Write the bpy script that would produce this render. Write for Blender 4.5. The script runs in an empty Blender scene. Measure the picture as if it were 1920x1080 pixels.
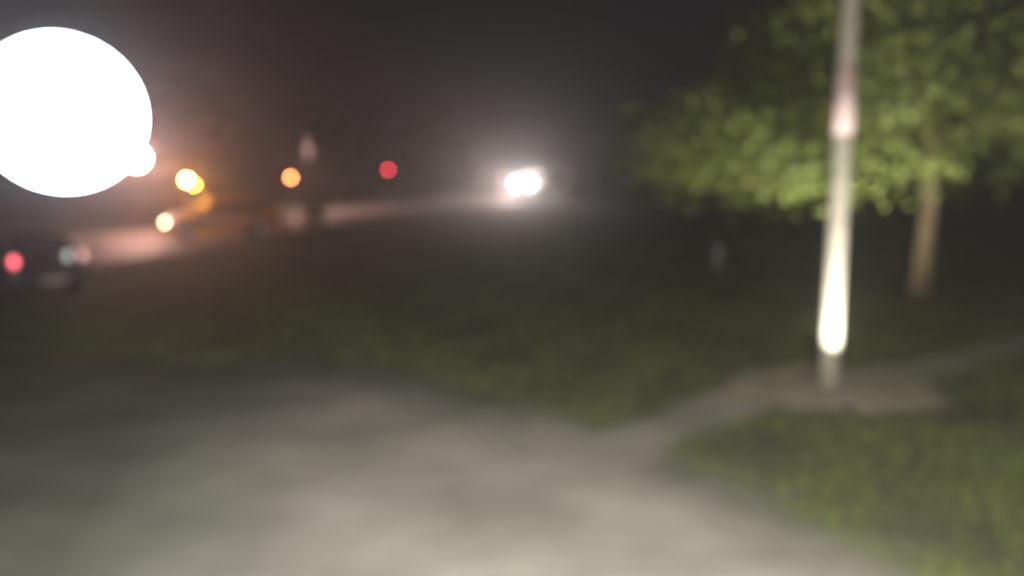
import bpy, math, random
import numpy as np
from mathutils import Vector, Matrix

sc = bpy.context.scene
C = sc.collection
R = math.radians

# ------------------------------------------------------------------ camera
F_PX = 1600.0
CAM_H = 3.0
TH = math.atan(245.0 / F_PX)
cam_d = bpy.data.cameras.new('camera')
cam = bpy.data.objects.new('camera', cam_d)
C.objects.link(cam)
cam.location = (0, 0, CAM_H)
cam.rotation_euler = (math.pi / 2 - TH, 0, 0)
cam_d.sensor_width = 36
cam_d.lens = 36 * F_PX / 1920
cam_d.clip_start = 0.05
cam_d.clip_end = 2000
cam_d.dof.use_dof = True            # the photograph is far out of focus
cam_d.dof.focus_distance = 1.0
cam_d.dof.aperture_fstop = 1.4
sc.camera = cam

# ------------------------------------------------------------------ world, exposure
w = bpy.data.worlds.new('World')
sc.world = w
w.use_nodes = True
bg = w.node_tree.nodes['Background']
bg.inputs['Color'].default_value = (0.62, 0.55, 0.80, 1)
bg.inputs['Strength'].default_value = 0.008
sc.view_settings.view_transform = 'Standard'
sc.view_settings.look = 'None'
sc.view_settings.exposure = 0
sc.view_settings.gamma = 1
sc.cycles.use_denoising = True
sc.cycles.volume_bounces = 1
sc.cycles.max_bounces = 5
sc.cycles.diffuse_bounces = 2
sc.cycles.glossy_bounces = 2
sc.cycles.transmission_bounces = 4
sc.cycles.volume_step_rate = 1
sc.cycles.sample_clamp_indirect = 4


def at(px, py, Y):
    """point at depth Y (metres in front) seen at a pixel of the 1920 px photo"""
    u = (px - 960) / F_PX
    v = (540 - py) / F_PX
    dx, dy, dz = u, math.cos(TH) + v * math.sin(TH), -math.sin(TH) + v * math.cos(TH)
    t = Y / dy
    return Vector((dx * t, Y, CAM_H + dz * t))


def gp(px, py, z=0.0):
    u = (px - 960) / F_PX
    v = (540 - py) / F_PX
    dx, dy, dz = u, math.cos(TH) + v * math.sin(TH), -math.sin(TH) + v * math.cos(TH)
    t = (z - CAM_H) / dz
    return Vector((dx * t, dy * t, z))


# ------------------------------------------------------------------ materials
def mat(name, col, rough=0.6, metal=0.0, col2=None, scale=5.0, bump=0.0, emit=None, estr=0.0,
        trans=0.0, detail=6.0, spec=None, lo=0.35, hi=0.65):
    m = bpy.data.materials.new(name)
    m.use_nodes = True
    nt = m.node_tree
    b = nt.nodes['Principled BSDF']
    b.inputs['Base Color'].default_value = (*col, 1)
    b.inputs['Roughness'].default_value = rough
    b.inputs['Metallic'].default_value = metal
    if spec is not None:
        b.inputs['Specular IOR Level'].default_value = spec
    if trans:
        b.inputs['Transmission Weight'].default_value = trans
    tc = nt.nodes.new('ShaderNodeTexCoord')
    nz = nt.nodes.new('ShaderNodeTexNoise')
    nz.inputs['Scale'].default_value = scale
    nz.inputs['Detail'].default_value = detail
    nt.links.new(tc.outputs['Object'], nz.inputs['Vector'])
    if col2 is None:
        col2 = tuple(c * 0.8 for c in col)
    rp = nt.nodes.new('ShaderNodeValToRGB')
    rp.color_ramp.elements[0].position = lo
    rp.color_ramp.elements[1].position = hi
    rp.color_ramp.elements[0].color = (*col2, 1)
    rp.color_ramp.elements[1].color = (*col, 1)
    nt.links.new(nz.outputs['Fac'], rp.inputs['Fac'])
    nt.links.new(rp.outputs['Color'], b.inputs['Base Color'])
    if bump:
        n2 = nt.nodes.new('ShaderNodeTexNoise')
        n2.inputs['Scale'].default_value = scale * 9
        n2.inputs['Detail'].default_value = 4
        nt.links.new(tc.outputs['Object'], n2.inputs['Vector'])
        bp = nt.nodes.new('ShaderNodeBump')
        bp.inputs['Strength'].default_value = bump
        bp.inputs['Distance'].default_value = 0.03
        nt.links.new(n2.outputs['Fac'], bp.inputs['Height'])
        nt.links.new(bp.outputs['Normal'], b.inputs['Normal'])
    if emit:
        b.inputs['Emission Color'].default_value = (*emit, 1)
        b.inputs['Emission Strength'].default_value = estr
    return m


LAWN1 = (0.115, 0.125, 0.062)
LAWN2 = (0.085, 0.085, 0.055)
M = {
    'lawn': mat('lawn_soil', LAWN1, 0.95, col2=LAWN2, scale=0.55, bump=0.6, spec=0.1),
    'grass': mat('grass_blade', (0.155, 0.20, 0.05), 0.7, col2=(0.11, 0.135, 0.045), scale=1.2, spec=0.2),
    'concrete': mat('drive_gravel', (0.36, 0.335, 0.29), 0.9, col2=(0.23, 0.215, 0.18), scale=0.9, bump=0.5, spec=0.2),
    'pad': mat('pad_gravel', (0.34, 0.30, 0.24), 0.95, col2=(0.24, 0.20, 0.15), scale=2.5, bump=0.8, spec=0.1),
    'road': mat('road_concrete', (0.30, 0.27, 0.25), 0.6, col2=(0.22, 0.20, 0.19), scale=0.8, bump=0.3),
    'kerb': mat('kerb_stone', (0.30, 0.28, 0.26), 0.85, scale=3, bump=0.2),
    'wood_pole': mat('weathered_wood', (0.46, 0.43, 0.35), 0.8, col2=(0.34, 0.32, 0.25), scale=6, bump=0.3),
    'band': mat('pink_band', (0.85, 0.64, 0.62), 0.6, scale=8),
    'steel': mat('galvanised_steel', (0.32, 0.32, 0.33), 0.5, 0.6, scale=7),
    'dark_metal': mat('dark_metal', (0.03, 0.03, 0.032), 0.5, 0.3, scale=7),
    'black_plastic': mat('black_plastic', (0.015, 0.015, 0.015), 0.5, scale=9),
    'bark': mat('bark', (0.16, 0.12, 0.085), 0.95, col2=(0.09, 0.065, 0.045), scale=7, bump=0.8, spec=0.1),
    'leaf': mat('leaf_green', (0.105, 0.130, 0.030), 0.6, col2=(0.06, 0.082, 0.02), scale=0.9, spec=0.25),
    'leaf_dark': mat('leaf_dark', (0.040, 0.060, 0.025), 0.8, col2=(0.025, 0.040, 0.018), scale=0.8, spec=0.1),
    'tyre': mat('tyre_rubber', (0.02, 0.02, 0.02), 0.9, scale=20),
    'rim': mat('wheel_alloy', (0.45, 0.45, 0.46), 0.35, 0.8, scale=5),
    'glass': mat('car_glass', (0.02, 0.022, 0.025), 0.08, scale=2),
    'paint_dark': mat('paint_dark_grey', (0.035, 0.037, 0.04), 0.3, 0.4, scale=2),
    'paint_orange': mat('paint_orange', (0.62, 0.20, 0.04), 0.35, 0.0, scale=2),
    'paint_white': mat('paint_white', (0.55, 0.54, 0.52), 0.35, 0.0, scale=2),
    'plate': mat('blank_plate', (0.6, 0.6, 0.58), 0.5, scale=5),
    'off_lens': mat('unlit_lens', (0.05, 0.02, 0.015), 0.2, scale=5),
    'off_green': mat('unlit_green_lens', (0.01, 0.04, 0.02), 0.2, scale=5),
    'pale_post': mat('pale_post', (0.30, 0.31, 0.36), 0.6, scale=5),
}


def emat(name, col, s):
    return mat(name, (0.5, 0.5, 0.5), 0.3, emit=col, estr=s)


M['e_globe'] = emat('globe_glow', (0.84, 0.90, 1.0), 17.0)
M['e_globe_far'] = emat('far_globe_glow', (1.0, 0.52, 0.44), 190.0)
M['e_amber'] = emat('amber_lens_lit', (1.0, 0.36, 0.035), 1300.0)
M['e_amber_dim'] = emat('amber_lens_dim', (1.0, 0.30, 0.09), 52.0)
M['e_amber_small'] = emat('amber_repeater_lit', (1.0, 0.44, 0.04), 160.0)
M['e_red'] = emat('red_lens_lit', (1.0, 0.05, 0.08), 24.0)
M['e_tail'] = emat('tail_light_lit', (1.0, 0.12, 0.16), 5.0)
M['e_tail_pale'] = emat('tail_light_pale', (1.0, 0.50, 0.46), 1.6)
M['e_reverse'] = emat('reverse_light_lit', (0.80, 0.88, 0.85), 1.1)
M['e_head'] = emat('headlight_lit', (1.0, 0.88, 0.82), 1600.0)
M['e_head_side'] = emat('side_headlight_lit', (1.0, 0.84, 0.55), 26.0)
M['e_mast'] = emat('mast_lamp_dim', (1.0, 0.55, 0.50), 0.45)
M['e_assumed_lamp'] = emat('assumed_lamp_lens', (1.0, 0.95, 0.85), 2.0)


# ------------------------------------------------------------------ mesh builder
class MB:
    def __init__(s):
        s.v = []
        s.f = []

    def add(s, vs, fs):
        o = len(s.v)
        s.v += [tuple(v) for v in vs]
        s.f += [tuple(i + o for i in f) for f in fs]
        return s

    def box(s, c, d, rot=0, bev=0.0):
        x, y, z = (k / 2 for k in d)
        b = min(bev, x * .9, y * .9, z * .9)
        vs, fs = [], []
        if b <= 0:
            for sz in (-1, 1):
                for sx, sy in ((-1, -1), (1, -1), (1, 1), (-1, 1)):
                    vs.append((sx * x, sy * y, sz * z))
            fs = [(3, 2, 1, 0), (4, 5, 6, 7), (0, 1, 5, 4), (1, 2, 6, 5), (2, 3, 7, 6), (3, 0, 4, 7)]
        else:
            rings = []
            for (zz, ins) in ((-z, b), (-z + b, 0), (z - b, 0), (z, b)):
                X, Y = x - ins, y - ins
                cx = b if ins == 0 else b * .4
                rings.append([(-X + cx, -Y, zz), (X - cx, -Y, zz), (X, -Y + cx, zz), (X, Y - cx, zz),
                              (X - cx, Y, zz), (-X + cx, Y, zz), (-X, Y - cx, zz), (-X, -Y + cx, zz)])
            for r in rings:
                vs += r
            for i in range(3):
                for j in range(8):
                    k = (j + 1) % 8
                    fs.append((i * 8 + j, i * 8 + k, i * 8 + 8 + k, i * 8 + 8 + j))
            fs.append(tuple(reversed(range(8))))
            fs.append(tuple(range(24, 32)))
        ca, sa = math.cos(rot), math.sin(rot)
        vs = [(c[0] + vx * ca - vy * sa, c[1] + vx * sa + vy * ca, c[2] + vz) for vx, vy, vz in vs]
        return s.add(vs, fs)

    def tube(s, pts, rad, n=12, caps=True):
        pts = [Vector(p) for p in pts]
        if not hasattr(rad, '__len__'):
            rad = [rad] * len(pts)
        vs, fs = [], []
        for i, p in enumerate(pts):
            t = (pts[min(i + 1, len(pts) - 1)] - pts[max(i - 1, 0)]).normalized()
            a = Vector((0, 0, 1)) if abs(t.z) < .9 else Vector((1, 0, 0))
            u = t.cross(a).normalized()
            v = t.cross(u).normalized()
            for k in range(n):
                an = 2 * math.pi * k / n
                vs.append(p + (u * math.cos(an) + v * math.sin(an)) * rad[i])
        for i in range(len(pts) - 1):
            for k in range(n):
                k2 = (k + 1) % n
                fs.append((i * n + k, i * n + n + k, i * n + n + k2, i * n + k2))
        if caps:
            fs.append(tuple(range(n)))
            fs.append(tuple(reversed(range((len(pts) - 1) * n, len(pts) * n))))
        return s.add(vs, fs)

    def lathe(s, prof, n=32, c=(0, 0, 0), axis='z'):
        vs, fs = [], []
        for r, z in prof:
            for k in range(n):
                a = 2 * math.pi * k / n
                p = (r * math.cos(a), r * math.sin(a), z)
                if axis == 'y':
                    p = (p[0], p[2], p[1])
                elif axis == 'x':
                    p = (p[2], p[0], p[1])
                vs.append((p[0] + c[0], p[1] + c[1], p[2] + c[2]))
        for i in range(len(prof) - 1):
            for k in range(n):
                k2 = (k + 1) % n
                fs.append((i * n + k, i * n + k2, i * n + n + k2, i * n + n + k))
        return s.add(vs, fs)

    def sphere(s, c, r, n=24, sc_=(1, 1, 1), a0=-90, a1=90):
        m = n // 2
        prof = []
        for i in range(m + 1):
            a = R(a0 + (a1 - a0) * i / m)
            prof.append((max(1e-4, r * math.cos(a)), r * math.sin(a)))
        o = len(s.v)
        s.lathe(prof, n)
        for i in range(o, len(s.v)):
            x, y, z = s.v[i]
            s.v[i] = (c[0] + x * sc_[0], c[1] + y * sc_[1], c[2] + z * sc_[2])
        return s

    def build(s, name, m, parent=None, smooth=False):
        me = bpy.data.meshes.new(name)
        me.from_pydata(s.v, [], s.f)
        me.update()
        if smooth:
            me.polygons.foreach_set('use_smooth', [True] * len(me.polygons))
        me.materials.append(M[m] if isinstance(m, str) else m)
        o = bpy.data.objects.new(name, me)
        C.objects.link(o)
        if parent is not None:
            o.parent = parent
        return o


def tag(o, label, cat, group=None, kind=None):
    if label:
        o['label'] = label
    if cat:
        o['category'] = cat
    if group:
        o['group'] = group
    if kind:
        o['kind'] = kind
    return o


def empty(name, loc, rz, label, cat, group=None):
    o = bpy.data.objects.new(name, None)
    C.objects.link(o)
    o.location = loc
    o.rotation_euler = (0, 0, rz)
    return tag(o, label, cat, group)


def copy_tree(o, parent=None):
    c = o.copy()
    C.objects.link(c)
    c.parent = parent
    for ch in o.children:
        copy_tree(ch, c)
    return c


def lamp(name, kind, loc, energy, col, parent=None, **kw):
    d = bpy.data.lights.new(name, kind)
    d.energy = energy
    d.color = col
    for k, v in kw.items():
        setattr(d, k, v)
    o = bpy.data.objects.new(name, d)
    C.objects.link(o)
    o.location = loc
    if parent is not None:
        o.parent = parent
    return o


def aim(o, target):
    d = Vector(target) - o.location
    o.rotation_euler = d.to_track_quat('-Z', 'Y').to_euler()


def smooth_poly(pts, it=3):
    for _ in range(it):
        q = []
        for i in range(len(pts)):
            a, b = Vector(pts[i]), Vector(pts[(i + 1) % len(pts)])
            q += [a * .75 + b * .25, a * .25 + b * .75]
        pts = q
    return pts


# ------------------------------------------------------------------ ground
def pn(x, y):
    return (math.sin(x * 3.1 + y * 1.7) + math.sin(x * 7.3 - y * 4.1) * .6 + math.sin(x * 1.3 + y * 6.7) * .5) / 2.1


mb = MB()
n = 60
xs = [-200 + 400 * i / n for i in range(n + 1)]
mb.v = [(x, y + 150, 0.0) for y in xs for x in xs]
mb.f = [(j * (n + 1) + i, j * (n + 1) + i + 1, (j + 1) * (n + 1) + i + 1, (j + 1) * (n + 1) + i)
        for j in range(n) for i in range(n)]
g = mb.build('ground', 'lawn')
tag(g, 'dark lawn stretching from the camera to the road and beyond', None, kind='structure')


def soft_mat(name, col, col2, scale, rough=.9, outer=None):
    """gravel that thins out into the lawn soil towards its edge (attribute 'wear')"""
    m = mat(name, col, rough, col2=col2, scale=scale, bump=.5, spec=.15)
    nt = m.node_tree
    b = nt.nodes['Principled BSDF']
    gravel = [n_ for n_ in nt.nodes if n_.type == 'VALTORGB'][0]
    tc = [n_ for n_ in nt.nodes if n_.type == 'TEX_COORD'][0]
    nz = nt.nodes.new('ShaderNodeTexNoise')
    nz.inputs['Scale'].default_value = .55
    nz.inputs['Detail'].default_value = 6
    nt.links.new(tc.outputs['Object'], nz.inputs['Vector'])
    lr = nt.nodes.new('ShaderNodeValToRGB')
    lr.color_ramp.elements[0].position = .35
    lr.color_ramp.elements[1].position = .65
    lr.color_ramp.elements[0].color = (*LAWN2, 1)
    lr.color_ramp.elements[1].color = (*LAWN1, 1)
    nt.links.new(nz.outputs['Fac'], lr.inputs['Fac'])
    at_ = nt.nodes.new('ShaderNodeAttribute')
    at_.attribute_name = 'wear'
    n2 = nt.nodes.new('ShaderNodeTexNoise')
    n2.inputs['Scale'].default_value = 1.7
    n2.inputs['Detail'].default_value = 7
    nt.links.new(tc.outputs['Object'], n2.inputs['Vector'])
    ma = nt.nodes.new('ShaderNodeMath')
    ma.operation = 'MULTIPLY_ADD'
    ma.inputs[1].default_value = .9
    nt.links.new(n2.outputs['Fac'], ma.inputs[0])
    ms = nt.nodes.new('ShaderNodeMath')
    ms.operation = 'SUBTRACT'
    ms.inputs[1].default_value = .45
    nt.links.new(at_.outputs['Fac'], ms.inputs[0])
    nt.links.new(ms.outputs[0], ma.inputs[2])
    mr = nt.nodes.new('ShaderNodeMapRange')
    mr.interpolation_type = 'SMOOTHSTEP'
    mr.inputs['From Min'].default_value = .12
    mr.inputs['From Max'].default_value = .88
    nt.links.new(ma.outputs[0], mr.inputs['Value'])
    mx = nt.nodes.new('ShaderNodeMix')
    mx.data_type = 'RGBA'
    nt.links.new(mr.outputs['Result'], mx.inputs['Factor'])
    nt.links.new(lr.outputs['Color'], mx.inputs[6])
    if outer is None:
        nt.links.new(gravel.outputs['Color'], mx.inputs[7])
    else:                                     # muddier, thinner gravel outside the wheel-worn core
        a2 = nt.nodes.new('ShaderNodeAttribute')
        a2.attribute_name = 'core'
        m2 = nt.nodes.new('ShaderNodeMix')
        m2.data_type = 'RGBA'
        mu = nt.nodes.new('ShaderNodeMix')
        mu.data_type = 'RGBA'
        mu.blend_type = 'MULTIPLY'
        mu.inputs['Factor'].default_value = 1
        mu.inputs[7].default_value = (*outer, 1)
        nt.links.new(gravel.outputs['Color'], mu.inputs[6])
        nt.links.new(a2.outputs['Fac'], m2.inputs['Factor'])
        nt.links.new(mu.outputs[2], m2.inputs[6])
        nt.links.new(gravel.outputs['Color'], m2.inputs[7])
        nt.links.new(m2.outputs[2], mx.inputs[7])
    nt.links.new(mx.outputs[2], b.inputs['Base Color'])
    return m


def signed(X, poly):
    P = np.array([(p[0], p[1]) for p in poly])
    d = np.full(len(X), 1e9)
    ins = np.zeros(len(X), bool)
    for a, b in zip(P, np.roll(P, -1, axis=0)):
        e = b - a
        L2 = max(1e-12, (e * e).sum())
        t = np.clip(((X - a) @ e) / L2, 0, 1)
        d = np.minimum(d, np.hypot(*(X - a - t[:, None] * e).T))
        c = (a[1] > X[:, 1]) != (b[1] > X[:, 1])
        if abs(e[1]) > 1e-12:
            ins ^= c & (X[:, 0] < e[0] * (X[:, 1] - a[1]) / e[1] + a[0])
    return np.where(ins, d, -d)


def sheet(name, poly, z, m, label, width=.5, step=.12, others=(), core=None):
    """a grid sheet reaching width/2 past the outline; wear = 0 outside .. 1 inside"""
    P = np.array([(p[0], p[1]) for p in poly])
    lo, hi = P.min(0) - width / 2, P.max(0) + width / 2
    nx, ny = int((hi[0] - lo[0]) / step) + 2, int((hi[1] - lo[1]) / step) + 2
    gx, gy = np.meshgrid(lo[0] + np.arange(nx) * step, lo[1] + np.arange(ny) * step)
    X = np.stack([gx.ravel(), gy.ravel()], 1)
    sd = signed(X, poly)
    wear = np.clip(sd / width + .5, 0, 1)
    for op, ow in others:                     # gravel runs on where another gravel sheet joins
        wear = np.maximum(wear, np.clip(signed(X, op) / ow + .5, 0, 1))
    keep = sd > -width / 2 - step
    idx = -np.ones(len(X), int)
    fs = []
    K = keep.reshape(ny, nx)
    for jj in range(ny - 1):
        for ii in range(nx - 1):
            if K[jj, ii] and K[jj, ii + 1] and K[jj + 1, ii] and K[jj + 1, ii + 1]:
                k = jj * nx + ii
                fs.append((k, k + 1, k + nx + 1, k + nx))
    used = sorted({i for f in fs for i in f})
    idx[used] = np.arange(len(used))
    mbs = MB()
    mbs.v = [(X[i, 0], X[i, 1], z) for i in used]
    mbs.f = [tuple(int(idx[i]) for i in f) for f in fs]
    o = mbs.build(name, m)
    at_ = o.data.attributes.new('wear', 'FLOAT', 'POINT')
    at_.data.foreach_set('value', wear[used].astype(np.float32))
    if core is not None:
        cv = np.clip(signed(X, core[0]) / core[1] + .5, 0, 1)
        at_ = o.data.attributes.new('core', 'FLOAT', 'POINT')
        at_.data.foreach_set('value', cv[used].astype(np.float32))
    return tag(o, label, None, kind='structure')


def rag(poly, amp):
    out = []
    for i, p in enumerate(poly):
        a, b = poly[i - 1], poly[(i + 1) % len(poly)]
        d = (Vector((b[0] - a[0], b[1] - a[1], 0)))
        if d.length < 1e-6:
            continue
        nn = Vector((-d.y, d.x, 0)).normalized()
        k = pn(p[0] * 2, p[1] * 2) * amp
        out.append(Vector((p[0], p[1], 0)) + nn * k)
    return out


M['concrete'] = soft_mat('drive_gravel', (0.35, 0.325, 0.285), (0.23, 0.22, 0.19), .8, .9, (.42, .47, .43))
M['path'] = soft_mat('path_gravel', (0.35, 0.325, 0.285), (0.23, 0.22, 0.19), .8)
M['pad'] = soft_mat('pad_gravel', (0.40, 0.36, 0.28), (0.30, 0.27, 0.20), 2.5)
# drive: outline on the ground
drv_px = [(1760, 1120), (1560, 1000), (1400, 915), (1290, 868), (1200, 830), (1060, 792), (900, 758), (720, 722),
          (560, 730), (460, 780), (420, 830), (405, 880), (385, 900), (380, 1120)]
drv = [gp(*p) for p in drv_px]
near = [Vector((-2.9, 2.0, 0)), Vector((-2.8, -6.0, 0)), Vector((4.5, -6.0, 0)), Vector((4.3, 2.0, 0))]
core = rag(smooth_poly([Vector(p) for p in drv] + near, 3), 0.05)
drv_px = drv_px[:5] + [(1060, 785), (900, 735), (700, 680), (560, 665), (380, 690), (200, 660), (20, 670), (-160, 760), (-330, 900), (-420, 1120)]
drv = [gp(*p) for p in drv_px]
near = [Vector((-5.5, 2.0, 0)), Vector((-4.8, -6.0, 0))] + near[2:]
drv = rag(smooth_poly([Vector(p) for p in drv] + near, 3), 0.05)

# footpath from the drive to the pole pad and on to the right
cl = [gp(1010, 850), gp(1230, 812), gp(1400, 748), gp(1560, 716), gp(1740, 690), gp(1930, 640)]
cl.append(cl[-1] + (cl[-1] - cl[-2]) * 2.2)


def resample(pts, k):
    out = []
    n_ = len(pts)
    for i in range(n_ - 1):
        p0, p1, p2, p3 = pts[max(i - 1, 0)], pts[i], pts[i + 1], pts[min(i + 2, n_ - 1)]
        for j in range(k):
            t = j / k
            out.append(0.5 * ((2 * p1) + (p2 - p0) * t + (2 * p0 - 5 * p1 + 4 * p2 - p3) * t * t
                              + (3 * p1 - p0 - 3 * p2 + p3) * t ** 3))
    out.append(pts[-1])
    return out


def ribbon(pts, half):
    L, Rr = [], []
    for i, p in enumerate(pts):
        d = pts[min(i + 1, len(pts) - 1)] - pts[max(i - 1, 0)]
        d.z = 0
        d.normalize()
        nn = Vector((-d.y, d.x, 0))
        h = half(i / (len(pts) - 1)) if callable(half) else half
        L.append(p + nn * h)
        Rr.append(p - nn * h)
    return L, Rr


def strip(name, L, Rr, z, m, label):
    mbs = MB()
    k = len(L)
    mbs.v = [(p.x, p.y, z) for p in Rr] + [(p.x, p.y, z) for p in L]
    mbs.f = [(i, i + 1, k + i + 1, k + i) for i in range(k - 1)]
    return tag(mbs.build(name, m), label, None, kind='structure')


pc = resample(cl, 8)
L, Rr = ribbon(pc, lambda t: 0.42 + 0.05 * math.sin(t * 23))
path_L, path_R = L, Rr
path_poly = L + list(reversed(Rr))

POLE = gp(1553, 727)
pad = []
for k in range(72):
    a = 2 * math.pi * k / 72
    r = 1 + 0.05 * math.sin(a * 5) + 0.03 * math.sin(a * 11 + 1)
    pad.append(Vector((POLE.x + 0.10 + 1.34 * r * math.cos(a), POLE.y + 0.0 + 1.2 * r * math.sin(a), 0)))
W_D, W_F, W_P = 1.9, .6, .5
sheet('driveway', drv, 0.004, 'concrete', 'pale gravel driveway across the bottom of the view', W_D, .16,
      ((path_poly, W_F), (pad, W_P)), (core, 2.0))
sheet('footpath', path_poly, 0.008, 'path', 'narrow gravel footpath running from the driveway past the pole', W_F,
      .09, ((drv, W_D), (pad, W_P)))
sheet('gravel_pad', pad, 0.012, 'pad', 'round pale gravel pad under the lit pole', W_P, .07,
      ((drv, W_D), (path_poly, W_F)))

# road
edge = [Vector(p + (0,)) for p in ((-15.5, -10), (-14.2, 6), (-12.6, 18), (-11.4, 23.5), (-10.2, 28), (-8.4, 37),
                                   (-6.6, 42.5), (-2.2, 53), (8.0, 70), (26, 88), (60, 104), (110, 118))]
ec = resample(edge, 10)
NL, _ = ribbon(ec, 5.8)
strip('road', NL, ec, 0.006, 'road', 'pale concrete road curving from the left into the distance')
# paler worn shoulder on the near verge
K1, K2 = ribbon(ec, 0.075)
for nm, off, lab in (('kerb', -0.08, 'low stone kerb along the near side of the road'),
                     ('kerb', 5.88, 'low stone kerb along the far side of the road')):
    a_, _ = ribbon(ec, off)
    b_, _ = ribbon(ec, off + (0.15 if off > 0 else -0.15))
    kb = MB()
    k = len(a_)
    for i in range(k - 1):
        if off < 0 and 15.5 < a_[i].y < 20.5:      # dropped kerb where the car stands
            continue
        p, q, r_, s_ = a_[i], a_[i + 1], b_[i + 1], b_[i]
        kb.add([(v.x, v.y, z) for z in (-0.02, 0.12) for v in (p, q, r_, s_)],
               [(4, 5, 6, 7), (0, 1, 5, 4), (1, 2, 6, 5), (2, 3, 7, 6), (3, 0, 4, 7), (7, 6, 5, 4)][:5])
    tag(kb.build(nm, 'kerb'), lab, None, kind='structure')


def inside(poly, x, y):
    c = False
    j = len(poly) - 1
    for i in range(len(poly)):
        xi, yi, xj, yj = poly[i][0], poly[i][1], poly[j][0], poly[j][1]
        if (yi > y) != (yj > y) and x < (xj - xi) * (y - yi) / (yj - yi) + xi:
            c = not c
        j = i
    return c


path_poly = path_L + list(reversed(path_R))
road_poly = NL + list(reversed(ec))
rnd = random.Random(4)
gm = MB()
cnt = 0
while cnt < 24000:
    Y = 3.5 + 30 * rnd.random() ** 1.6
    X = rnd.uniform(-0.66, 0.66) * (Y + 2)
    if inside(drv, X, Y) or inside(path_poly, X, Y) or inside(pad, X, Y) or inside(road_poly, X, Y):
        continue
    if pn(X * .5, Y * .5) + rnd.uniform(-.5, .5) < -.35:
        continue
    cnt += 1
    hh = rnd.uniform(.035, .085)
    for b in range(4):
        a = rnd.uniform(0, 6.28)
        ln = rnd.uniform(.01, .06)
        wd = rnd.uniform(.004, .009)
        bx, by = X + rnd.uniform(-.04, .04), Y + rnd.uniform(-.04, .04)
        px_, py_ = -math.sin(a) * wd, math.cos(a) * wd
        gm.add([(bx - px_, by - py_, 0), (bx + px_, by + py_, 0), (bx + math.cos(a) * ln, by + math.sin(a) * ln, hh)],
               [(0, 1, 2)])
tag(gm.build('grass', 'grass'), 'short ragged grass over the lawn', None, kind='stuff')

# ------------------------------------------------------------------ globe lamps
def globe_lamp(loc, hz, r, arm, em, label):
    """a globe carried by a bracket arm from a post standing arm metres to the left"""
    t = empty('globe_street_lamp', loc, 0, label, 'street lamp', 'globe lamps on bracket arms')
    p = MB()
    p.lathe([(.16, 0), (.16, .05), (.11, .10), (.085, .5), (.06, .6), (.05, hz + .35), (.02, hz + .42)], 20, (-arm, 0, 0))
    p.build('post', 'dark_metal', t, True)
    p = MB()
    p.tube([(-arm, 0, hz + .25), (-arm * .8, 0, hz + .12), (-arm * .6, 0, hz), (-r * .93, 0, hz)], .032, 12)
    p.build('bracket_arm', 'dark_metal', t, True)
    c = MB()
    c.lathe([(.035, -r * 1.12), (.08, -r * 1.10), (.11, -r * 1.02), (.12, -r * .95)], 28, (0, 0, hz), 'x')
    c.build('collar', 'dark_metal', t, True)
    g_ = MB()
    g_.sphere((0, 0, hz), r, 40)
    g_.build('globe', em, t, True)
    return t


p = at(117, 213, 5.1)  # oversized globe: the lamp's wide glare is built into its shape
globe_lamp((p.x, p.y, 0), p.z, 0.452, 1.3, 'e_globe', 'brilliant street lamp at the upper left, its wide white glare shaped as a large globe')
p = at(256, 296, 33.5)
globe_lamp((p.x, p.y, 0), p.z, 0.38, 6.2, 'e_globe_far',
           'smaller pinkish white globe lamp half hidden behind the brilliant one')


# ------------------------------------------------------------------ traffic signals
def signal(x, y, hz, lit, em, label, extra=False):
    """hz: height of the lit lens"""
    mid = hz - .27 if lit == 0 else hz
    rz = math.atan2(-x, y)   # faces the camera side
    t = empty('traffic_light', (x, y, 0), math.atan2(x, -y) + math.pi, label, 'traffic light',
              'traffic lights along the far side of the road')
    t.rotation_euler = (0, 0, math.atan2(-x, y))
    p = MB()
    p.lathe([(.11, 0), (.11, .03), (.06, .06), (.05, .3), (.045, mid + .55), (.02, mid + .58)], 16)
    p.build('pole', 'steel', t, True)
    h = MB()
    h.box((0, -.14, mid), (.30, .16, .84), bev=.03)
    h.build('signal_head', 'black_plastic', t)
    b = MB()
    b.box((0, -.05, mid), (.52, .012, 1.04), bev=.004)
    b.build('backing_board', 'dark_metal', t)
    for i, dz in enumerate((.27, 0, -.27)):
        l = MB()
        l.lathe([(.001, -.255), (.05, -.25), (.09, -.237), (.10, -.221)], 20, (0, 0, mid + dz), 'y')
        nm = em if i == lit else ('off_green' if i == 2 else 'off_lens')
        o = l.build('lens', nm, t, True)
        if i == lit:
            o['label'] = 'lit lens'
        v = MB()
        n_ = 14
        vs, fs = [], []
        for k in range(n_ + 1):
            a = R(-20 + 220 * k / n_)
            for (rr, yy) in ((.115, -.22), (.118, -.40)):
                vs.append((rr * math.cos(a), yy, mid + dz + rr * math.sin(a)))
        for k in range(n_):
            fs.append((2 * k, 2 * k + 1, 2 * k + 3, 2 * k + 2))
        v.add(vs, fs)
        v.build('visor', 'black_plastic', t)
    if extra:
        q = MB()
        q.box((.29, -.16, mid - .21), (.17, .12, .30), bev=.02)
        o = q.build('repeater', 'black_plastic', t)
        l = MB()
        l.lathe([(.001, -.26), (.04, -.25), (.065, -.222)], 16, (.29, 0, mid - .21), 'y')
        l.build('lens', 'e_amber_small', o, True)
    return t


p = at(350, 337, 37)
signal(p.x, p.y, p.z, 1, 'e_amber', 'traffic light with a blazing yellow lens and a small repeater beside it', True)
p = at(545, 333, 45.5)
signal(p.x, p.y, p.z, 1, 'e_amber_dim', 'traffic light with a small orange lens, between the yellow and the red one')
p = at(728, 318, 56)
signal(p.x, p.y, p.z, 0, 'e_red', 'traffic light showing a red lens, the one nearest the far headlights')


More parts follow.
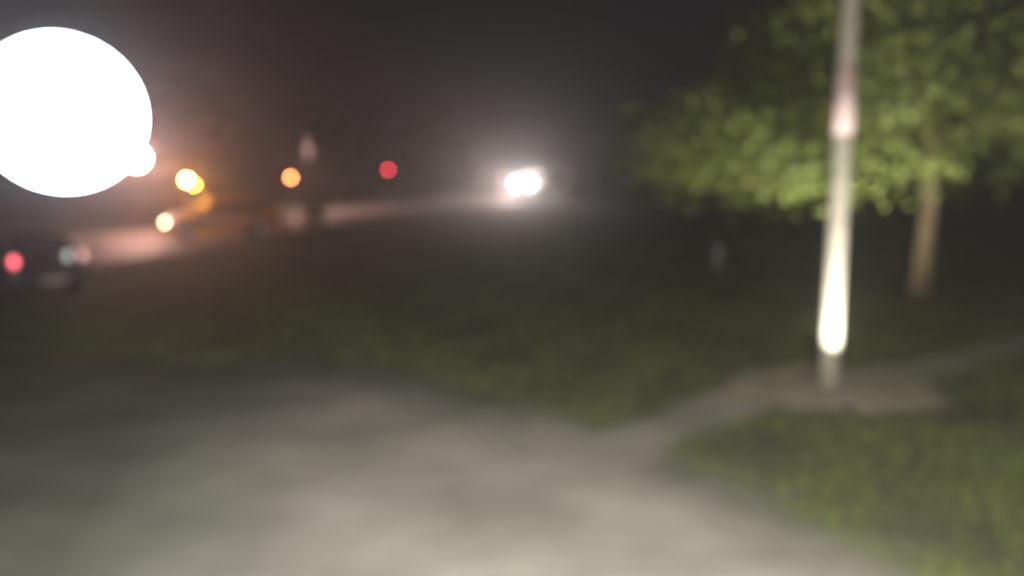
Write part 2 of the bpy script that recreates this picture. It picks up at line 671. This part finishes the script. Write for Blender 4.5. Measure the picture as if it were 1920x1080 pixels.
# ------------------------------------------------------------------ vehicles
def vehicle(name, loc, heading, paint, style, label, cat, lights):
    """local +X forward, origin on the ground at the middle"""
    rz = math.atan2(heading[1], heading[0])
    t = empty(name, loc, rz, label, cat)
    if style == 'van':
        st = [  # x, halfwidth belt, z bottom, z belt, z top, halfwidth top
            (-2.45, .80, .45, .95, 1.75, .68), (-2.40, .90, .32, 1.02, 2.02, .78), (-1.6, .93, .28, 1.05, 2.10, .80),
            (0.2, .94, .28, 1.05, 2.12, .80), (1.0, .94, .28, 1.05, 2.04, .78), (1.75, .92, .28, 1.08, 1.22, .78),
            (2.15, .90, .28, 1.02, 1.10, .74), (2.42, .82, .32, .84, .92, .64), (2.48, .70, .42, .66, .74, .55)]
        glass_side = (2, 4)
        wind = (4, 5)
        rear = None
        wx, wr = (-1.55, 1.62), .35
    else:
        st = [
            (-2.10, .66, .40, .62, .70, .52), (-2.05, .80, .28, .80, .90, .62), (-1.95, .84, .24, .90, 1.02, .66),
            (-1.55, .86, .22, .93, 1.38, .60), (-.9, .87, .20, .93, 1.46, .62), (-.1, .88, .20, .92, 1.48, .62),
            (.45, .88, .20, .92, 1.42, .60), (1.05, .86, .20, .92, 1.00, .66), (1.60, .84, .21, .84, .92, .64),
            (1.98, .78, .24, .70, .78, .56), (2.10, .66, .34, .58, .64, .48)]
        glass_side = (3, 6)
        wind = (6, 7)
        rear = (2, 3)
        wx, wr = (-1.30, 1.32), .32
    rows = []
    for (x, hw, zb, zl, zt, ht) in st:
        half = [(hw * .0, zb), (hw * .86, zb), (hw * .97, zb + (zl - zb) * .25), (hw, zb + (zl - zb) * .62),
                (hw * .985, zl - .03), (hw * .955, zl), (ht + (hw * .955 - ht) * .12, zl + (zt - zl) * .86),
                (ht * .92, zt - .012 * (zt - zl > .2)), (ht * .55, zt + .02), (0, zt + .028)]
        row = [(x, y_, z_) for y_, z_ in half] + [(x, -y_, z_) for y_, z_ in reversed(half[1:-1])]
        rows.append(row)
    k = len(rows[0])
    b = MB()
    for r_ in rows:
        b.v += r_
    for i in range(len(rows) - 1):
        for j in range(k):
            j2 = (j + 1) % k
            b.f.append((i * k + j, (i + 1) * k + j, (i + 1) * k + j2, i * k + j2))
    b.f.append(tuple(range(k)))
    b.f.append(tuple(reversed(range((len(rows) - 1) * k, len(rows) * k))))
    body = b.build('body', paint, t, True)
    md = body.modifiers.new('sub', 'BEVEL')
    md.width = .02
    md.segments = 2
    md.limit_method = 'ANGLE'
    md.angle_limit = R(25)

    def patch(i, j0, j1, lift, sh=.06):
        """glass quad between stations i,i+1 and ring points j0,j1 set proud of the body"""
        q = [Vector(rows[i][j0]), Vector(rows[i + 1][j0]), Vector(rows[i + 1][j1]), Vector(rows[i][j1])]
        c = sum(q, Vector()) / 4
        nn = (q[1] - q[0]).cross(q[3] - q[0]).normalized()
        if nn.dot(c - Vector((c.x * .7, 0, .7))) < 0:
            nn = -nn
        return [c + (v - c) * (1 - sh) + nn * lift for v in q]

    for i in range(*glass_side):
        for (a_, b_) in ((5, 6), (k - 5, k - 6)):
            m_ = MB()
            m_.add(patch(i, a_, b_, .008), [(0, 1, 2, 3)])
            m_.build('side_window', 'glass', t)
    for nm, rg in (('windscreen', wind), ('rear_window', rear)):
        if rg is None:
            continue
        i = rg[0]
        m_ = MB()
        q = [Vector(rows[i][6]), Vector(rows[i + 1][6]), Vector(rows[i + 1][k - 6]), Vector(rows[i][k - 6])]
        c = sum(q, Vector()) / 4
        nn = (q[1] - q[0]).cross(q[3] - q[0]).normalized()
        if nn.z < 0:
            nn = -nn
        m_.add([c + (v - c) * .93 + nn * .05 for v in q], [(0, 1, 2, 3)])
        m_.build(nm, 'glass', t)
    hwm = st[4][1]
    for sx in wx:
        for sy in (-1, 1):
            wy = sy * (hwm - .09)
            wm = MB()
            wm.lathe([(wr * .62, -.11), (wr * .93, -.115), (wr, -.08), (wr, .08), (wr * .93, .115), (wr * .62, .11)],
                     24, (sx, wy, wr), 'y')
            ty = wm.build('wheel', 'tyre', t, True)
            rm = MB()
            rm.lathe([(.001, .07 * sy), (wr * .2, .085 * sy), (wr * .25, .06 * sy), (wr * .58, .085 * sy),
                      (wr * .64, .10 * sy), (wr * .64, -.05 * sy)], 24, (sx, wy, wr), 'y')
            rm.build('rim', 'rim', ty, True)
            am = MB()
            n_ = 16
            for q_ in range(n_):
                a0, a1 = math.pi * q_ / n_, math.pi * (q_ + 1) / n_
                yy = sy * (hwm + .012)
                am.add([(sx + rr * math.cos(a), yy, wr + rr * math.sin(a)) for a in (a0, a1)
                        for rr in (wr + .02, wr + .075)], [(0, 1, 3, 2)])
            am.build('wheel_arch', 'black_plastic', t)
    xf, xr = st[-1][0], st[0][0]
    bm_ = MB()
    bm_.box((xf + .0, 0, .40), (.16, hwm * 1.72, .20), bev=.05)
    bm_.build('bumper', 'black_plastic', t)
    bm_ = MB()
    bm_.box((xr + .02, 0, .42), (.16, hwm * 1.72, .20), bev=.05)
    bm_.build('bumper', 'black_plastic', t)
    pm = MB()
    pm.box((xr - .065, 0, .50), (.02, .50, .11), bev=.004)
    pm.build('number_plate', 'plate', t)
    gz = .62 if style != 'van' else .72
    gmb = MB()
    for q_ in range(4):
        gmb.box((xf - .005, 0, gz - .06 + q_ * .045), (.05, hwm * .9, .018))
    gmb.build('grille', 'black_plastic', t)
    for sy in (-1, 1):
        mm = MB()
        mm.box((st[wind[0]][0] + .32, sy * (hwm + .09), st[4][3] + .08), (.12, .18, .13), bev=.03)
        mm.build('wing_mirror', 'black_plastic', t)
    for (nm, pos, dim, em) in lights:
        l = MB()
        l.sphere(pos, .5, 16, sc_=dim)
        l.build(nm, em, t, True)
    return t


# dark car at the far left, seen from behind
tl = Vector((-9.99, 16.9, 0))
tr_ = Vector((-9.15, 18.1, 0))
rv = (tr_ - tl).normalized()
fw = Vector((-rv.y, rv.x, 0))
cpos = (tl + tr_) / 2 + fw * 1.98
vehicle('parked_car', cpos, (fw.x, fw.y), 'paint_dark', 'car',
        'dark car with red tail lights and a white reversing light at the far left', 'car',
        [('tail_light', (-2.02, .70, .95 - .02), (.12, .13, .22), 'e_tail'),
         ('tail_light', (-2.02, -.70, .95 - .02), (.12, .14, .22), 'e_tail_pale'),
         ('reversing_light', (-2.07, -.36, .96), (.10, .12, .22), 'e_reverse'),
         ('headlight', (1.93, .56, .66), (.16, .26, .12), 'off_lens'),
         ('headlight', (1.93, -.56, .66), (.16, .26, .12), 'off_lens')])

# orange car crossing the road
hp = at(312, 413, 31)
hd = Vector((-.93, -.36, 0)).normalized()
lf = Vector((-hd.y, hd.x, 0))
cpos = Vector((hp.x, hp.y, 0)) - hd * 1.98 - lf * .62
cpos.z = 0.006
vehicle('orange_car', cpos, (hd.x, hd.y), 'paint_orange', 'car',
        'orange car side-on on the road with one round headlight glowing', 'car',
        [('headlight', (1.99, .64, .64), (.22, .22, .20), 'e_head_side'),
         ('headlight', (1.99, -.60, .64), (.18, .24, .16), 'e_head_side'),
         ('tail_light', (-2.04, .62, .85), (.10, .20, .16), 'off_lens'),
         ('tail_light', (-2.04, -.62, .85), (.10, .20, .16), 'off_lens')])

# van far up the road, coming this way
vp = at(978, 341, 62)
hd2 = Vector((-.66, -.75, 0)).normalized()
lf2 = Vector((-hd2.y, hd2.x, 0))
vpos = Vector((vp.x, vp.y, 0.006)) - hd2 * 2.4
van = vehicle('approaching_van', vpos, (hd2.x, hd2.y), 'paint_white', 'van',
              'van far up the road with two blazing white headlights merging into one', 'van',
              [('headlight', (2.36, .66, 1.14), (.14, .30, .24), 'e_head'),
               ('headlight', (2.36, -.66, 1.14), (.14, .24, .20), 'e_head')])
for s_ in (-1, 1):
    q = Vector((vp.x, vp.y, 1.14)) + lf2 * .66 * s_ + hd2 * .15
    o = lamp('headlight_beam', 'SPOT', q, 1500, (1.0, .70, .58), None, spot_size=R(60), spot_blend=1.0,
             shadow_soft_size=0)
    aim(o, (-7, 46, 0))
    o.parent = van
    o.matrix_parent_inverse = Matrix.LocRotScale(van.location, van.rotation_euler, None).inverted()

# ------------------------------------------------------------------ lit pole
lean = (at(1596, 0, POLE.y + .15) - POLE)
t = empty('utility_pole', POLE, 0, 'tall pale pole standing on the gravel pad, glaringly lit low down', 'pole')
HP = 8.5
ax = Vector((0, 0, 1))
dx = 0.0
m_ = MB()
prof = [(i / 16 * HP) for i in range(17)]
m_.tube([(0.0, 0, z) for z in prof], [.128 - .022 * z / HP for z in prof], 20)
m_.build('shaft', 'wood_pole', t, True)
m_ = MB()
m_.lathe([(.119, 3.28), (.127, 3.285), (.125, 4.12), (.116, 4.125)], 24)
m_.build('band', 'band', t, True)
m_ = MB()
m_.box((0, -.02, 7.9), (1.8, .10, .12), bev=.01)
m_.build('crossarm', 'wood_pole', t)
for x in (-.8, -.3, .3, .8):
    m_ = MB()
    m_.lathe([(.02, 7.96), (.02, 8.02), (.05, 8.04), (.035, 8.08), (.05, 8.10), (.03, 8.15), (.01, 8.16)], 12, (x, -.02, 0))
    m_.build('insulator', 'black_plastic', t, True)


def assumed_well_light(x, y, label, target, energy, col, size, blend):
    t_ = empty('assumed_ground_light', (x, y, 0), 0, label, 'ground light', 'assumed lamps sunk in the ground')
    m1 = MB()
    m1.lathe([(.075, 0.012), (.075, .05), (.062, .055), (.055, .05), (.055, .016)], 24)
    m1.build('rim', 'dark_metal', t_, True)
    m2 = MB()
    m2.lathe([(.001, .022), (.054, .020)], 24)
    m2.build('lens', 'e_assumed_lamp', t_, True)
    o = lamp('beam', 'SPOT', (x, y, .06), energy, col, None, spot_size=R(size), spot_blend=blend, shadow_soft_size=0)
    aim(o, target)
    o.location = (0, 0, .06)
    o.parent = t_
    return t_


assumed_well_light(POLE.x - .12, POLE.y - 1.0, 'assumed small round lamp sunk in gravel in front of the pole',
           (POLE.x, POLE.y - .14, 1.42), 1150, (1, .95, .86), 62, .55)  # unseen uplight, assumed from the glare low on the pole


# ------------------------------------------------------------------ trees
def tree(name, loc, H, spread, z0, nb, leaves, lsize, leafmat, seed, label, cat='tree', group=None, droop=.9,
         trunk_r=.24, zmin=.8):
    rn = random.Random(seed)
    t_ = empty(name, loc, 0, label, cat, group)
    tr = MB()
    pts = []
    x = y = 0
    for i in range(9):
        pts.append((x, y, H * .8 * i / 8))
        x += rn.uniform(-.06, .06)
        y += rn.uniform(-.06, .06)
    rr = [trunk_r * (1.35 if i == 0 else 1 - .8 * i / 8) for i in range(9)]
    tr.tube(pts, rr, 12)
    lf_ = MB()
    spots = []
    for b in range(nb):
        f = (b + rn.random()) / nb
        zb = z0 + (H * .8 - z0) * f
        a = b * 2.399 + rn.uniform(-.4, .4)
        ln = spread * (1 - .45 * f ** 1.3) * rn.uniform(.72, 1.05)
        rise = ln * rn.uniform(.12, .30)
        dr = droop * ln * rn.uniform(.30, .52)
        bp_ = []
        for s_ in range(7):
            u = s_ / 6
            bp_.append(Vector((math.cos(a + .25 * u) * ln * u, math.sin(a + .25 * u) * ln * u,
                               zb + rise * u * 2 - (dr + rise) * u * u * 1.4)))
        cut = next((i_ for i_, q in enumerate(bp_) if i_ and q.z < zmin + .25), None)
        if cut is not None:                   # the limb levels out above the lowest leaves
            for i_ in range(cut, 7):
                bp_[i_].z = zmin + .75 - .02 * i_
        r0 = trunk_r * .32 * (1 - .5 * f)
        tr.tube(bp_, [r0 * (1 - .85 * s_ / 6) for s_ in range(7)], 6)
        nc = 7 + int(ln * 3)
        for _ in range(nc):
            u = rn.uniform(.28, 1.0)
            i0 = min(5, int(u * 6))
            q = bp_[i0].lerp(bp_[i0 + 1], u * 6 - i0)
            sw = .28 * ln * (1 - .4 * u)
            q = q + Vector((rn.gauss(0, sw * .55), rn.gauss(0, sw * .55), rn.gauss(-.05, .14)))
            spots.append((q, rn.uniform(.4, 1.15)))
    per = leaves // max(1, len(spots))
    for q, cr in spots:
        for _ in range(per):
            d = Vector((rn.gauss(0, 1), rn.gauss(0, 1), rn.gauss(0, .55)))
            c = q + d * cr * .5
            if c.z < zmin + .1 + .75 * math.sin(c.x * 1.1 + c.y * .8 + 2.9):
                continue
            u = Vector((rn.uniform(-1, 1), rn.uniform(-1, 1), rn.uniform(-.9, .3))).normalized()
            v = u.cross(Vector((rn.uniform(-1, 1), rn.uniform(-1, 1), rn.uniform(-1, 1)))).normalized()
            s_ = lsize * rn.uniform(.6, 1.3)
            lf_.add([c - u * s_, c + v * s_ * .38, c + u * s_, c - v * s_ * .38], [(0, 1, 2, 3)])
    tr.build('trunk', 'bark', t_, True)
    lf_.build('crown', leafmat, t_)
    return t_


TB = gp(1726, 562)
tree('leafy_tree', TB, 9.0, 6.9, 3.45, 32, 80000, .085, 'leaf', 7,
     'broad leafy tree with drooping green branches behind the lit pole', trunk_r=.21, zmin=1.95, droop=1.0)
WY = 13.4
assumed_well_light(.3765 * WY, WY, 'assumed small round lamp sunk in grass behind the pole, under the drooping branches',
           (TB.x - 2.0, TB.y - .6, 5.0), 3500, (1.0, .95, .66), 108, .7)  # hidden lamp assumed and added to light the leaves from below


# dark trees beyond the road
proto = None
spots_t = [(-30, 52, 1.0), (-22, 60, 1.15), (-14, 66, .9), (-7, 76, 1.1), (14, 92, 1.2), (-36, 40, 1.1), (26, 62, 1.05),
           (37, 52, 1.2), (12, 58, .8)]
labs = ['dark tree beyond the road above the yellow traffic light',
        'dark tree beyond the road above the orange car',
        'dark tree beyond the road behind the orange lens',
        'dark tree beyond the road left of the far headlights',
        'dark tree beyond the road right of the far headlights',
        'dark tree beyond the road behind the globe lamps',
        'dark tree far behind the lit pole',
        'dark tree far behind the leafy tree at the right edge',
        'small dark tree in the open lawn right of the far headlights']
for i, (x, y, s_) in enumerate(spots_t):
    if proto is None:
        proto = o = tree('background_tree', (x, y, 0), 8.0, 3.4, 1.8, 18, 9000, .16, 'leaf_dark', 21, labs[0],
                         group='dark trees beyond the road', droop=.4, trunk_r=.22)
    else:
        o = copy_tree(proto)
    o.location = (x, y, 0)
    o.rotation_euler = (0, 0, i * 1.3)
    o.scale = (s_, s_, s_ * (1 + .1 * math.sin(i * 2)))
    o['label'] = labs[i]


# bushes at the verge that break the bright strip of road
def bush(loc, r, h, seed, label):
    rn = random.Random(seed)
    t_ = empty('bush', loc, 0, label, 'bush', 'bushes on the road verge')
    st_ = MB()
    for k in range(7):
        a = k * .9
        st_.tube([(0, 0, 0), (math.cos(a) * r * .3, math.sin(a) * r * .3, h * .4),
                  (math.cos(a) * r * .6, math.sin(a) * r * .6, h * .75)], [.02, .014, .006], 6)
    st_.build('stem', 'bark', t_)
    lf_ = MB()
    for _ in range(1600):
        a, u = rn.uniform(0, 6.28), rn.random() ** .5
        zz = rn.random()
        rr = r * u * math.sin(math.pi * (.15 + .75 * zz)) * (1 + .2 * math.sin(a * 3 + seed))
        c = Vector((math.cos(a) * rr, math.sin(a) * rr, .05 + zz * h))
        uu = Vector((rn.uniform(-1, 1), rn.uniform(-1, 1), rn.uniform(-1, 1))).normalized()
        vv = uu.cross(Vector((rn.uniform(-1, 1), rn.uniform(-1, 1), .3))).normalized()
        s_ = .05 * rn.uniform(.6, 1.3)
        lf_.add([c - uu * s_, c + vv * s_ * .5, c + uu * s_, c - vv * s_ * .5], [(0, 1, 2, 3)])
    lf_.build('foliage', 'leaf_dark', t_)


p = gp(590, 428)
bush(p, .62, 1.05, 3, 'dark bush on the verge below and right of the orange lens')
p = gp(474, 446)
bush(p, .42, .85, 5, 'smaller dark bush on the verge left of the orange lens')

# dim lamp on a thin mast above the second signal
p = at(575, 262, 50)
t = empty('mast_lamp', (p.x, p.y, 0), 0, 'thin mast with a faint pinkish lamp beyond the orange traffic light', 'mast lamp')
m_ = MB()
m_.lathe([(.09, 0), (.09, .04), (.05, .08), (.035, p.z - .4), (.03, p.z + .3)], 14, (0, .26, 0))
m_.tube([(0, .26, p.z + .30), (0, 0, p.z + .33)], .025, 8)
m_.build('mast', 'dark_metal', t, True)
m_ = MB()
m_.sphere((0, 0, p.z), .12, 16, sc_=(1, 1, 1.3))
m_.build('lamp', 'e_mast', t, True)
o = lamp('added_road_fill', 'SPOT', (0, 0, p.z + .1), 1400, (1.0, .58, .46), t, spot_size=R(165), spot_blend=.6,
         shadow_soft_size=0)
o.location = (.0, -.02, p.z - .30)  # spot added under the dim lamp to brighten the road strip
m_ = MB()
m_.lathe([(.001, p.z + .34), (.10, p.z + .31), (.24, p.z + .24), (.24, p.z + .22)], 18)
m_.build('lamp_cap', 'dark_metal', t, True)

# pale marker post on the lawn
p = gp(1345, 506)
t = empty('marker_post', p, 0, 'small pale marker post on the dark lawn left of the lit pole', 'post')
m_ = MB()
m_.box((0, 0, .34), (.14, .12, .68), bev=.02)
m_.build('stake', 'pale_post', t)
m_ = MB()
m_.box((0, 0, .71), (.18, .16, .055), bev=.012)
m_.build('cap', 'dark_metal', t)

# unseen flood lamp assumed beside the camera, added to light the drive
t = empty('assumed_floodlight', (.7, -.35, 0), 0, 'assumed, unseen flood lamp on a post beside the viewpoint, aimed at the driveway', 'assumed_floodlight')
m_ = MB()
m_.lathe([(.08, 0), (.08, .04), (.05, .08), (.04, 3.45)], 14)
m_.build('post', 'dark_metal', t, True)
m_ = MB()
m_.box((0, .12, 3.50), (.34, .10, .26), bev=.02)
m_.build('housing', 'dark_metal', t)
m_ = MB()
m_.box((0, .178, 3.48), (.28, .012, .20))
m_.build('lens', 'e_assumed_lamp', t)
o = lamp('assumed_flood_beam', 'SPOT', (0, .25, 3.45), 6000, (1.0, .95, .84), None, spot_size=R(150), spot_blend=1.0,
         shadow_soft_size=.12)
o.rotation_euler = (R(42), 0, R(8))
o.parent = t

# ------------------------------------------------------------------ haze
hz = MB()
x0, x1, y0, y1, z0, z1 = -201, 201, -51, 351, -1, 12
hz.add([(x, y, z) for z in (z0, z1) for (x, y) in ((x0, y0), (x1, y0), (x1, y1), (x0, y1))],
       [(3, 2, 1, 0), (4, 5, 6, 7), (0, 1, 5, 4), (1, 2, 6, 5), (2, 3, 7, 6), (3, 0, 4, 7)])
hm = bpy.data.materials.new('haze')
hm.use_nodes = True
nt = hm.node_tree
nt.nodes.clear()
out = nt.nodes.new('ShaderNodeOutputMaterial')
pv = nt.nodes.new('ShaderNodeVolumePrincipled')
pv.inputs['Color'].default_value = (.92, .92, .95, 1)
pv.inputs['Density'].default_value = 0.0052
pv.inputs['Anisotropy'].default_value = 0.88
nt.links.new(pv.outputs['Volume'], out.inputs['Volume'])
ho = hz.build('haze', hm)
tag(ho, 'thin night haze glowing around every lamp', None, kind='stuff')
